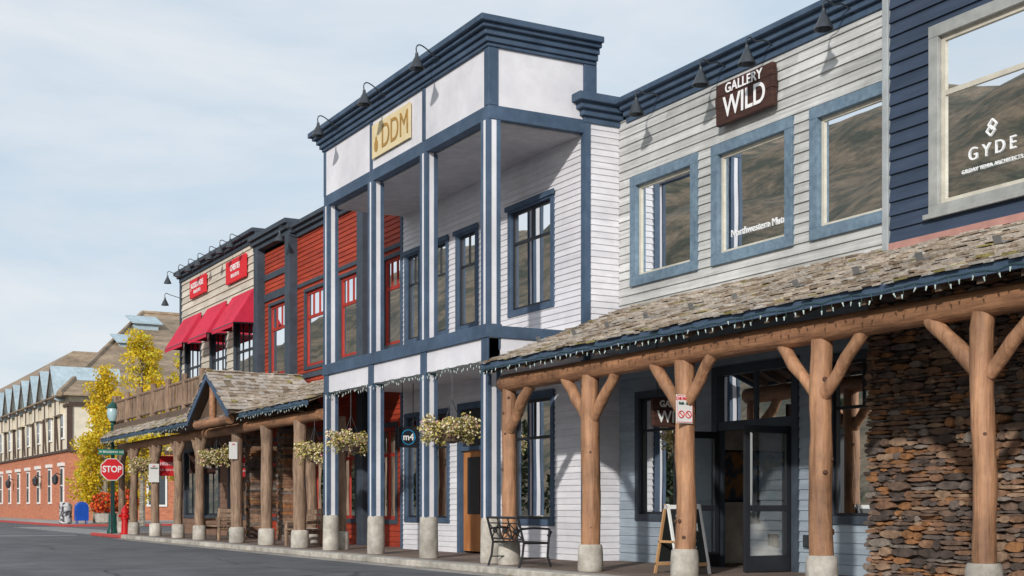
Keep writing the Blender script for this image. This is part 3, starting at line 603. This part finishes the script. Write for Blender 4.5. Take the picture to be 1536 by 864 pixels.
for i in range(9):
    yy=TY0+3.2+i*4.4; xw=TX0-.35; h0,h1,hw2=8.3,11.2,1.55
    dw.face([(xw,yy-hw2,h0-.6),(xw,yy+hw2,h0-.6),(xw,yy+hw2,h0+.6),(xw,yy,h1-.15),(xw,yy-hw2,h0+.6)]); dw.box(xw+.02,TX0+.6,yy-hw2,yy+hw2,h0-.6,h0+.5)
    for k in (-1,1): 
        dm.obox((xw-.4,yy+k*(hw2+.3),h0+.35),(5,0,0),(0,-k*(hw2+.3),h1-h0-.35),(0,0,.12)); dt.obox((xw-.41,yy+k*(hw2+.3),h0+.2),(.1,0,0),(0,-k*(hw2+.3),h1-h0-.35),(0,0,.2))
    dt.box(xw-.06,xw+.01,yy-.1,yy+.1,h0-.6,h1-.4)
dw.obj('dormer_walls',STUC,T); dm.obj('dormer_roofs',BROOF,T); dt.obj('dormer_timbers',TIMB,T)
b=MB()
for x,y,z in ((24.5,112,13.7),(27,117.5,16.1)): b.box(x,x+2.0,y-1.2,y,z-1,z+.6); b.obox((x-.3,y-1.5,z+.6),(2.6,0,0),(0,2.6,.9),(0,0,.12))
b.obj('roof_dormer_vents',BROOF,T)
T2=E('shingle_roof_building',(30,170,0)); b=MB(); b.box(20,60,152,230,0,10); b.obj('walls',STUC,T2); b=MB(); b.face([(19,151,10),(60,151,10),(45,165,19.5),(31,165,19.5)]); b.face([(19,151,10),(31,165,19.5),(31,230,19.5),(19,230,10)]); b.face([(31,165,19.5),(45,165,19.5),(45,230,19.5),(31,230,19.5)]); b.obj('roof',FROOF,T2)
for yy in (101.5,110,124):
    e_=E('wall_lantern',(18,yy,3.2)); b=MB(); b.tube([(18.3,yy,3.3),(17.9,yy,3.45),(17.8,yy,3.3)],.04,6); b.lathe(17.8,yy,[(.08,2.6),(.2,2.75),(.24,3.15),(.1,3.3),(.03,3.4)],8); b.obj('lantern_body',METAL,e_)

# ================================================================ TREES
def leafmat(name,c):
    m=mat(name,c,tuple(x*.8 for x in c),ns=1,dirt=.1,rough=.6); N=m.node_tree.nodes;L=m.node_tree.links;b=N['Principled BSDF']; o=N['Material Output']
    t=N.new('ShaderNodeBsdfTranslucent'); L.new(b.inputs['Base Color'].links[0].from_socket,t.inputs[0]); x=N.new('ShaderNodeMixShader'); x.inputs[0].default_value=.4
    L.new(b.outputs[0],x.inputs[1]); L.new(t.outputs[0],x.inputs[2]); L.new(x.outputs[0],o.inputs[0]); return m
YEL=[leafmat('aspen_leaf_%d'%i,c) for i,c in enumerate([(0.90,0.64,0.02),(0.95,0.76,0.06),(0.80,0.52,0.02),(0.70,0.68,0.08),(0.52,0.42,0.03)])]
BARK=mat('aspen_bark',(0.42,0.39,0.32),(0.12,0.1,0.08),sc=(1,1,3),ns=3)
def leaves(mb,c,r,n,size,mats=5,wts=None):
    for _ in range(n):
        while True:
            p=Vector((U(-1,1),U(-1,1),U(-1,1)))
            if p.length<1: break
        p=Vector((p.x*r[0],p.y*r[1],p.z*r[2]))+Vector(c)
        a=Vector((U(-1,1),U(-1,1),U(-1,1))).normalized(); d=a.cross(Vector((U(-1,1),U(-1,1),U(-1,1)))).normalized(); s_=size*U(.6,1.3)
        mb.face([p-a*s_-d*s_*.1,p+d*s_*.7,p+a*s_,p-d*s_*.7],random.choices(range(mats),wts)[0] if wts else random.randrange(mats))
def aspen(x,y,h,base,rad,n):
    e_=E('aspen_tree',(x,y,0)); t=MB(); l=MB(); lean=U(-.3,.3)
    top=Vector((x+lean,y,h*.93)); t.tube([(x,y,-.1),(x+lean*.2,y,h*.3),(x+lean*.6,y,h*.6),top],[.17,.13,.09,.02],8)
    for i in range(n):
        f=(i+.5)/n; z=base+(h-base)*f; prof=math.sin(math.pi*min(1,.12+f*.88))**.7*(1-.35*f); a=U(0,6.28); rr=rad*prof*U(.3,1.12)
        s0=Vector((x+lean*f,y,z-.7)); p=Vector((x+lean*f+math.cos(a)*rr,y+math.sin(a)*rr,z+U(-.1,.5)))
        t.tube([s0,s0.lerp(p,.5)+Vector((0,0,.05)),p],[.045,.03,.012],5)
        q=U(.28,.68); wt=[U(.5,3),U(.2,3),U(.2,1.5),U(.1,1.8),U(.05,.8)]
        leaves(l,p,(q*1.15,q*1.15,q*.85),int(120*q/.5),.09,5,wt)
        leaves(l,s0.lerp(p,.6),(q,q,q*.8),22,.09,5,wt)
    t.obj('trunk_and_limbs',BARK,e_,smooth=True); l.obj('crown',YEL,e_)
aspen(18.4,77.5,10.7,2.8,2.1,62); aspen(17.4,82.5,8.9,2.0,1.9,54); aspen(19.8,73.5,9.0,2.6,1.9,44); aspen(17.1,84.0,5.2,.8,1.5,34); aspen(19.2,84,7.0,1.2,2.1,44)
ORF=[mat('orange_flower',(0.85,0.16,0.02)),mat('red_flower',(0.7,0.04,0.02)),mat('flower_leaf',(0.06,0.12,0.03))]
e_=E('flower_planter',(17,82,0)); b=MB(); b.lathe(17,81,[(.35,0),(.5,.1),(.55,.6),(.6,.65)],14); b.lathe(18.2,81,[(.35,0),(.5,.1),(.55,.6),(.6,.65)],14); b.obj('pots',CONC,e_); b=MB()
leaves(b,(17,81,1.2),(.85,.85,.7),900,.1,3,[4,2,1]); leaves(b,(18.2,81,1.3),(.85,.85,.75),900,.1,3,[4,2,1]); b.obj('flowers',ORF,e_)

# ================================================================ HANGING BASKETS
FL=[mat('basket_foliage_%d'%i,c,dirt=.1) for i,c in enumerate([(0.62,0.50,0.16),(0.30,0.28,0.07),(0.82,0.72,0.40),(0.72,0.32,0.36),(0.8,0.72,0.55),(0.16,0.14,0.04)])]
def basket(x,y,z,r,top):
    e_=E('hanging_flower_basket',(x,y,z)); b=MB(); b.lathe(x,y,[(.05,z-.28),(.15,z-.24),(.24,z-.1),(.27,z)],14); b.obj('basket',WOODD,e_)
    b=MB()
    for k in range(3): a=k*2.1; b.tube([(x+.25*math.cos(a),y+.25*math.sin(a),z),(x,y,z+.6)],.008,4)
    b.tube([(x,y,z+.6),(x,y,top)],.008,4); b.obj('chains',METAL,e_)
    b=MB(); wt=[4,3,3,1.1,1.4,1.5]
    leaves(b,(x,y,z+.02),(r,r,r*.42),900,.033,6,wt)
    for i in range(22): a=U(0,6.28); q=U(.4,1.2)*r; leaves(b,(x+q*math.cos(a),y+q*math.sin(a),z+U(-.22,.2)),(.15,.15,U(.08,.22)),75,.03,6,wt)
    for i in range(60):
        a=U(0,6.28); q=U(.8,1.35)*r; p=Vector((x+q*math.cos(a),y+q*math.sin(a),z+U(-.3,.25))); b.tube([(x+.5*q*math.cos(a),y+.5*q*math.sin(a),z),p],.004,3,1); leaves(b,p,(.04,.04,.05),6,.028,6,wt)
    b.obj('flowers',FL,e_)
basket(XF,24.1,2.62,.50,3.85); basket(XF,29.5,2.62,.45,3.85); basket(XF-.05,31.8,2.45,.40,3.3); basket(XF,40.4,2.6,.45,3.3); basket(XF,50.0,2.6,.42,3.3)

# ================================================================ STREET FURNITURE
def metal_bench():
    e_=E('metal_bench',(11.7,21,0)); b=MB(); xb,xf,y0,y1=11.48,11.98,20.45,21.6
    for y in (y0,y1):
        b.tube([(xb-.12,y,.88),(xb-.05,y,.62),(xb,y,.44),(xb-.03,y,.2),(xb-.1,y,0)],.022,8)
        b.tube([(xb-.06,y,.68),(xb+.2,y,.70),(xf,y,.68),(xf+.06,y,.62),(xf+.03,y,.55),(xf-.02,y,.57)],.02,8)
        b.tube([(xf+.02,y,.66),(xf,y,.44),(xf-.02,y,.2),(xf+.05,y,0)],.022,8); b.tube([(xb,y,.43),(xf,y,.43)],.018,8); b.tube([(xb-.03,y,.17),(xf-.02,y,.17)],.012,6)
    b.tube([(xb-.12,y0,.88),(xb-.12,y1,.88)],.022,8); b.tube([(xb-.02,y0,.5),(xb-.02,y1,.5)],.016,8); b.tube([(xb-.09,y0,.78),(xb-.09,y1,.78)],.012,8)
    n=3
    for i in range(n):
        a=y0+(y1-y0)*i/n; c=y0+(y1-y0)*(i+1)/n
        b.tube([(xb-.03,a,.5),(xb-.09,c,.78)],.012,6); b.tube([(xb-.03,c,.5),(xb-.09,a,.78)],.012,6); b.tube([(xb-.02,c,.5),(xb-.12,c,.88)],.013,6)
        b.lathe(xb-.06,(a+c)/2,[(.02,.60),(.045,.62),(.045,.66),(.02,.68)],8)
    for i in range(9):
        x=xb+.02+i*.057; b.box(x,x+.036,y0,y1,.44,.452)
    b.obj('frame',mat('black_iron',(0.02,0.02,0.022),rough=.45),e_,smooth=True)
metal_bench()
def wood_bench(x,y,l=1.6):
    e_=E('wooden_bench',(x,y,0)); b=MB()
    for k in range(4): b.box(x-.25+k*.13,x-.14+k*.13,y-l/2,y+l/2,.42,.47)
    for k in range(3): b.box(x+.27+k*.02,x+.31+k*.02,y-l/2,y+l/2,.56+k*.15,.68+k*.15)
    b.obj('slats',LOGG,e_,bevel=.01); b=MB()
    for s_ in (-1,1):
        yy=y+s_*(l/2-.1); b.log((x-.2,yy,0),(x-.2,yy,.66),.055,n=8,seg=3); b.log((x+.25,yy,0),(x+.33,yy,1.0),.055,n=8,seg=3); b.log((x-.27,yy,.64),(x+.32,yy,.66),.045,n=8,seg=3); b.log((x-.2,yy,.38),(x+.27,yy,.38),.045,n=8,seg=3)
    b.obj('log_frame',LOGG,e_,smooth=True)
wood_bench(12.35,42.0,1.9); wood_bench(12.4,34.3,1.5)
# A-frame board
e_=E('a_frame_sign',(12.65,17.5,0)); b=MB(); bo=MB(); WOODL=mat('pine_wood',(0.62,0.36,0.17),(0.48,0.27,0.12),sc=(1,1,.3),dirt=.1); CHALK=mat('chalkboard',(0.02,0.024,0.024),rough=.6)
xa,xb=12.42,13.08
for k in (-1,1):
    yb=17.5+k*.32; tp=Vector((0,-k*.29,1.12))
    for x in (xa,xb-.05): b.obox((x,yb,0),(.05,0,0),(0,.03,0),tp,1 if k<0 else 0)
    b.obox((xa,yb+tp.y*.12,.13),(xb-xa,0,0),(0,.028,0),tp*.05); b.obox((xa,yb+tp.y*.93,1.04),(xb-xa,0,0),(0,.028,0),tp*.06,1)
    bo.obox((xa+.05,yb+tp.y*.17+.008,.19),(xb-xa-.1,0,0),(0,.012,0),tp*.76)
b.box(xa+.0,xa+.02,17.28,17.72,.5,.54); b.obj('frame',[WOODL,SIGNW],e_,bevel=.004); bo.obj('chalkboards',CHALK,e_)
for t_,s_,z in (('Come in',.13,.92),('OPEN',.19,.74),('Next',.15,.57),('Door',.13,.42)):
    yy=17.18+.29*z/1.12+.002; o=text(t_,'chalk_lettering','y',(12.75,yy,z),s_,WTXT,e_,bold=.002,xs=.85); o.rotation_euler=(math.radians(90-14.5),0,0)
def sign_on_post(x,y,z,wd,h,name,lines,ring=True):
    e_=E(name,(x,y,z)); b=MB(); b.box(x-wd/2,x+wd/2,y-.012,y,z-h/2,z+h/2); b.box(x-.02,x+.02,y,y+.06,z-h/2+.04,z+h/2-.04,1); b.obj('plate',[SIGNW,METAL],e_,bevel=.004)
    for i,t_ in enumerate(lines): text(t_,'lettering','y',(x,y-.016,z+h*.36-i*.07),.06 if ring else wd*.22,SIGNR if i%2==0 else GREEN,e_,bold=.001,xs=.8)
    if ring:
        b=MB()
        for sx in (-.065,.065):
            P_=[(x+sx+.05*math.cos(a*math.pi/8),y-.018,z-.08+.05*math.sin(a*math.pi/8)) for a in range(17)]; b.tube(P_,.007,5); b.tube([(x+sx-.035,y-.018,z-.045),(x+sx+.035,y-.018,z-.115)],.007,5)
        for zz in (z-h/2+.012,z+h/2-.02): b.box(x-wd/2+.012,x+wd/2-.012,y-.0155,y-.0145,zz,zz+.008)
        for xx in (x-wd/2+.006,x+wd/2-.014): b.box(xx,xx+.006,y-.0157,y-.0147,z-h/2+.012,z+h/2-.012)
        b.obj('red_marks',SIGNR,e_)
sign_on_post(11.74,16.08,2.52,.30,.42,'no_parking_sign',['2 HR PARKING','9AM - 6PM'])
sign_on_post(11.78,47.9,2.25,.36,.66,'no_parking_sign',['NO','PARKING'],False); sign_on_post(11.7,38.2,2.7,.25,.5,'no_parking_sign',['2 HR'],False)
e_=E('hanging_gallery_sign',(13.3,18.5,2.65)); b=MB(); b.box(12.85,13.72,18.47,18.53,2.42,2.63); b.box(12.84,13.73,18.468,18.532,2.635,2.9); b.obj('board',BROWNSIGN,e_,bevel=.006)
b=MB(); 
for x in (12.95,13.62): b.tube([(x,18.5,2.9),(x,18.5,3.95)],.01,5)
b.obj('chains',METAL,e_); text('GALLERY','lettering','y',(13.28,18.46,2.80),.15,WTXT,e_,bold=.003); text('WILD','lettering_big','y',(13.28,18.46,2.58),.28,WTXT,e_,bold=.004)
e_=E('round_logo_hanging_sign',(12.95,28.6,2.7)); b=MB(); b.box(12.7,13.18,28.57,28.63,2.45,2.93); b.obj('board',BLACK,e_,bevel=.005)
b=MB(); b.tube([(12.94+.17*math.cos(a*math.pi/12),28.56,2.69+.17*math.sin(a*math.pi/12)) for a in range(25)],.01,5); b.obj('blue_ring',mat('cyan_ring',(0.02,0.35,0.7),dirt=0),e_); text('m4','lettering','y',(12.94,28.56,2.69),.22,WTXT,e_,bold=.004)
b=MB(); b.tube([(12.8,28.6,2.93),(12.8,28.6,3.95)],.01,5); b.tube([(13.08,28.6,2.93),(13.08,28.6,3.95)],.01,5); b.obj('hangers',METAL,e_)
for x,y,t_ in ((12.8,50.2,'CHRISTIES'),(13.0,46,'GALLERY')):
    e_=E('red_hanging_sign' if x<12.9 else 'hanging_wood_sign',(x,y,2.5)); b=MB(); b.box(x-.45,x+.45,y-.03,y+.03,2.2,2.95); b.obj('board',SIGNR if x<12.9 else BROWNSIGN,e_); text(t_,'lettering','y',(x,y-.036,2.65),.17,WTXT,e_,bold=.002,xs=.85); text('REAL ESTATE','lettering_small','y',(x,y-.036,2.42),.1,WTXT,e_)
    b=MB(); b.tube([(x-.35,y,2.95),(x-.35,y,3.6)],.01,5); b.tube([(x+.35,y,2.95),(x+.35,y,3.6)],.01,5); b.obj('hangers',METAL,e_)
e_=E('stop_sign',(11.27,52.6,0)); x,y,z=11.33,52.6,2.48; b=MB(); b.box(x-.03,x+.03,y+.012,y+.06,-.0,3.35); b.obj('post',METAL,e_)
def octa(r,yy): return [(x+r*math.cos(math.radians(22.5+45*k)),yy,z+r*math.sin(math.radians(22.5+45*k))) for k in range(8)]
b=MB(); b.face(octa(.46,y)); b.face(octa(.46,y+.01)); b.face(octa(.43,y-.004),1); b.obj('octagon_plate',[SIGNW,SIGNR],e_); text('STOP','lettering','y',(x,y-.009,z),.34,WTXT,e_,bold=.008,xs=.88)
SG=mat('green_street_sign',(0.0,0.22,0.14),dirt=0); b=MB(); b.box(x-.5,x+.45,y-.02,y,3.05,3.25); b.obj('street_name_blade',SG,e_); text('W BROADWAY AVE','blade_lettering','y',(x-.02,y-.026,3.15),.12,WTXT,e_,bold=.001,xs=.85)
e_=E('street_lamp',(11.55,53.5,0)); b=MB(); x,y=11.55,53.5
b.lathe(x,y,[(.22,0),(.22,.12),(.17,.2),(.15,.7),(.1,.8),(.085,.9),(.075,2.6),(.06,4.2),(.09,4.25),(.06,4.32),(.13,4.4)],16); b.tube([(x-.3,y,3.4),(x+.3,y,3.4)],.02,6); b.obj('post',GREEN,e_,smooth=True)
b=MB(); b.lathe(x,y,[(.12,4.4),(.2,4.55),(.23,4.75),(.18,4.92)],16); b.obj('globe',GLOBE,e_,smooth=True); b=MB(); b.lathe(x,y,[(.25,4.92),(.2,5.0),(.1,5.1),(.03,5.15),(.02,5.28)],16); b.obj('cap',GREEN,e_,smooth=True)
RED=mat('hydrant_red',(0.6,0.01,0.01),rough=.4); b=MB(); x,y=11.6,51.6
b.lathe(x,y,[(.2,0),(.2,.05),(.14,.06),(.13,.55),(.17,.56),(.17,.62),(.14,.63),(.14,.8),(.17,.82),(.13,.95),(.05,1.04),(.04,1.1)],16); b.tube([(x-.24,y,.7),(x+.24,y,.7)],.06,10); b.tube([(x,y-.25,.68),(x,y,.68)],.08,10); b.obj('fire_hydrant',RED,smooth=True)
BL=mat('mailbox_blue',(0.01,0.09,0.50),rough=.4); e_=E('mailbox',(15.7,81.5,0)); b=MB(); x,y=15.75,81.3; b.box(x-.36,x+.36,y-.3,y+.3,.2,.95)
for i in range(8):
    a0,a1=math.pi*i/8,math.pi*(i+1)/8; b.face([(x+.36*math.cos(a0),y-.3,.95+.36*math.sin(a0)),(x+.36*math.cos(a1),y-.3,.95+.36*math.sin(a1)),(x+.36*math.cos(a1),y+.3,.95+.36*math.sin(a1)),(x+.36*math.cos(a0),y+.3,.95+.36*math.sin(a0))])
b.face([(x+.36*math.cos(math.pi*i/8),y-.3,.95+.36*math.sin(math.pi*i/8)) for i in range(9)])
for sx in (-.28,.24):
    for sy in (-.26,.22): b.box(x+sx,x+sx+.05,y+sy,y+sy+.05,0,.2)
b.obj('body',BL,e_)
b=MB(); b.lathe(15.05,82.4,[(.3,0),(.36,.05),(.36,1.0),(.39,1.02),(.37,1.12),(.2,1.25),(.1,1.28)],14); b.obj('trash_can',mat('mottled_bin',(0.6,0.6,0.6),(0.05,0.05,0.06),ns=5,lo=.45,hi=.55),smooth=True)

# ================================================================ HILL AND TREES ACROSS THE STREET (seen in the window reflections)
HM=mat('sagebrush_hill',(0.36,0.25,0.15),(0.10,0.095,0.055),ns=.12,sc=(1,1,2),bump=0.5,bs=.3,dirt=.4,lo=.4,hi=.6)
b=MB(); nx,ny=26,64
for i in range(nx):
    for j in range(ny):
        x=-60-i*12; y=40+j*20; f=i/(nx-1); hh=(math.sin(min(1,f*1.8)*math.pi/2))*(98+30*noise.noise((y*.009,1.3,0))+14*noise.noise((x*.03,y*.03,0)))*min(1,(j+1)/6)*(1-.0003*(y-250))
        b.v.append((x,y,hh-.2))
for i in range(nx-1):
    for j in range(ny-1): b.f.append((i*ny+j,(i+1)*ny+j,(i+1)*ny+j+1,i*ny+j+1)); b.m.append(0)
b.obj('hill',HM,smooth=True)
DG=[mat('conifer_needles_%d'%i,c) for i,c in enumerate([(0.03,0.05,0.02),(0.05,0.07,0.03),(0.08,0.07,0.03)])]
b=MB()
for i in range(46):
    y=U(30,190); x=U(-58,-30); h=U(5,10)
    for k in range(14):
        f=k/14; leaves(b,(x,y,1+h*f),(2.2*(1-f)+.2,2.2*(1-f)+.2,.5),26,.4,3)
b.obj('distant_trees',DG)

# ================================================================ WORLD, SUN, CAMERA
sun_dir=Vector((-.70,-.64,.37)).normalized()
W=bpy.data.worlds.new('World'); scene.world=W; W.use_nodes=True; N=W.node_tree.nodes; L=W.node_tree.links
bg=N['Background']; bg.inputs['Strength'].default_value=.13
sky=N.new('ShaderNodeTexSky'); sky.sky_type='NISHITA'; sky.sun_disc=False; sky.sun_elevation=math.asin(sun_dir.z); sky.sun_rotation=math.atan2(sun_dir.x,sun_dir.y); sky.air_density=1.0; sky.dust_density=1.5
tc=N.new('ShaderNodeTexCoord'); mp=N.new('ShaderNodeMapping'); mp.inputs['Scale'].default_value=(1,1,4.2); mp.inputs['Location'].default_value=(.4,.2,.1); L.new(tc.outputs['Generated'],mp.inputs[0])
n=N.new('ShaderNodeTexNoise'); n.inputs['Scale'].default_value=3.0; n.inputs['Detail'].default_value=7; n.inputs['Roughness'].default_value=.55; n.inputs['Distortion'].default_value=.3; L.new(mp.outputs[0],n.inputs['Vector'])
cr=N.new('ShaderNodeValToRGB'); cr.color_ramp.elements[0].position=.34; cr.color_ramp.elements[1].position=.64; cr.color_ramp.elements[0].color=(4.6,5.5,6.4,1); cr.color_ramp.elements[1].color=(6.6,6.8,7.0,1); L.new(n.outputs['Fac'],cr.inputs[0])
mx=N.new('ShaderNodeMix'); mx.data_type='RGBA'; mx.inputs[0].default_value=.9; L.new(sky.outputs[0],mx.inputs[6]); L.new(cr.outputs[0],mx.inputs[7]); L.new(mx.outputs[2],bg.inputs[0])
sl_=bpy.data.lights.new('sun','SUN'); sl_.energy=3.1; sl_.angle=math.radians(1.6); sl_.color=(1,.955,.90); so=bpy.data.objects.new('sun',sl_); scene.collection.objects.link(so); so.rotation_euler=sun_dir.to_track_quat('Z','Y').to_euler()
cam=bpy.data.cameras.new('camera'); co=bpy.data.objects.new('camera',cam); scene.collection.objects.link(co); co.location=(0,0,1.1); co.rotation_euler=(math.radians(90),0,math.radians(-28.8))
cam.sensor_width=36; cam.lens=47.04; cam.shift_y=.2122; cam.clip_end=6000; cam.clip_start=.1; scene.camera=co
scene.view_settings.view_transform='Standard'; scene.view_settings.look='None'; scene.view_settings.exposure=0
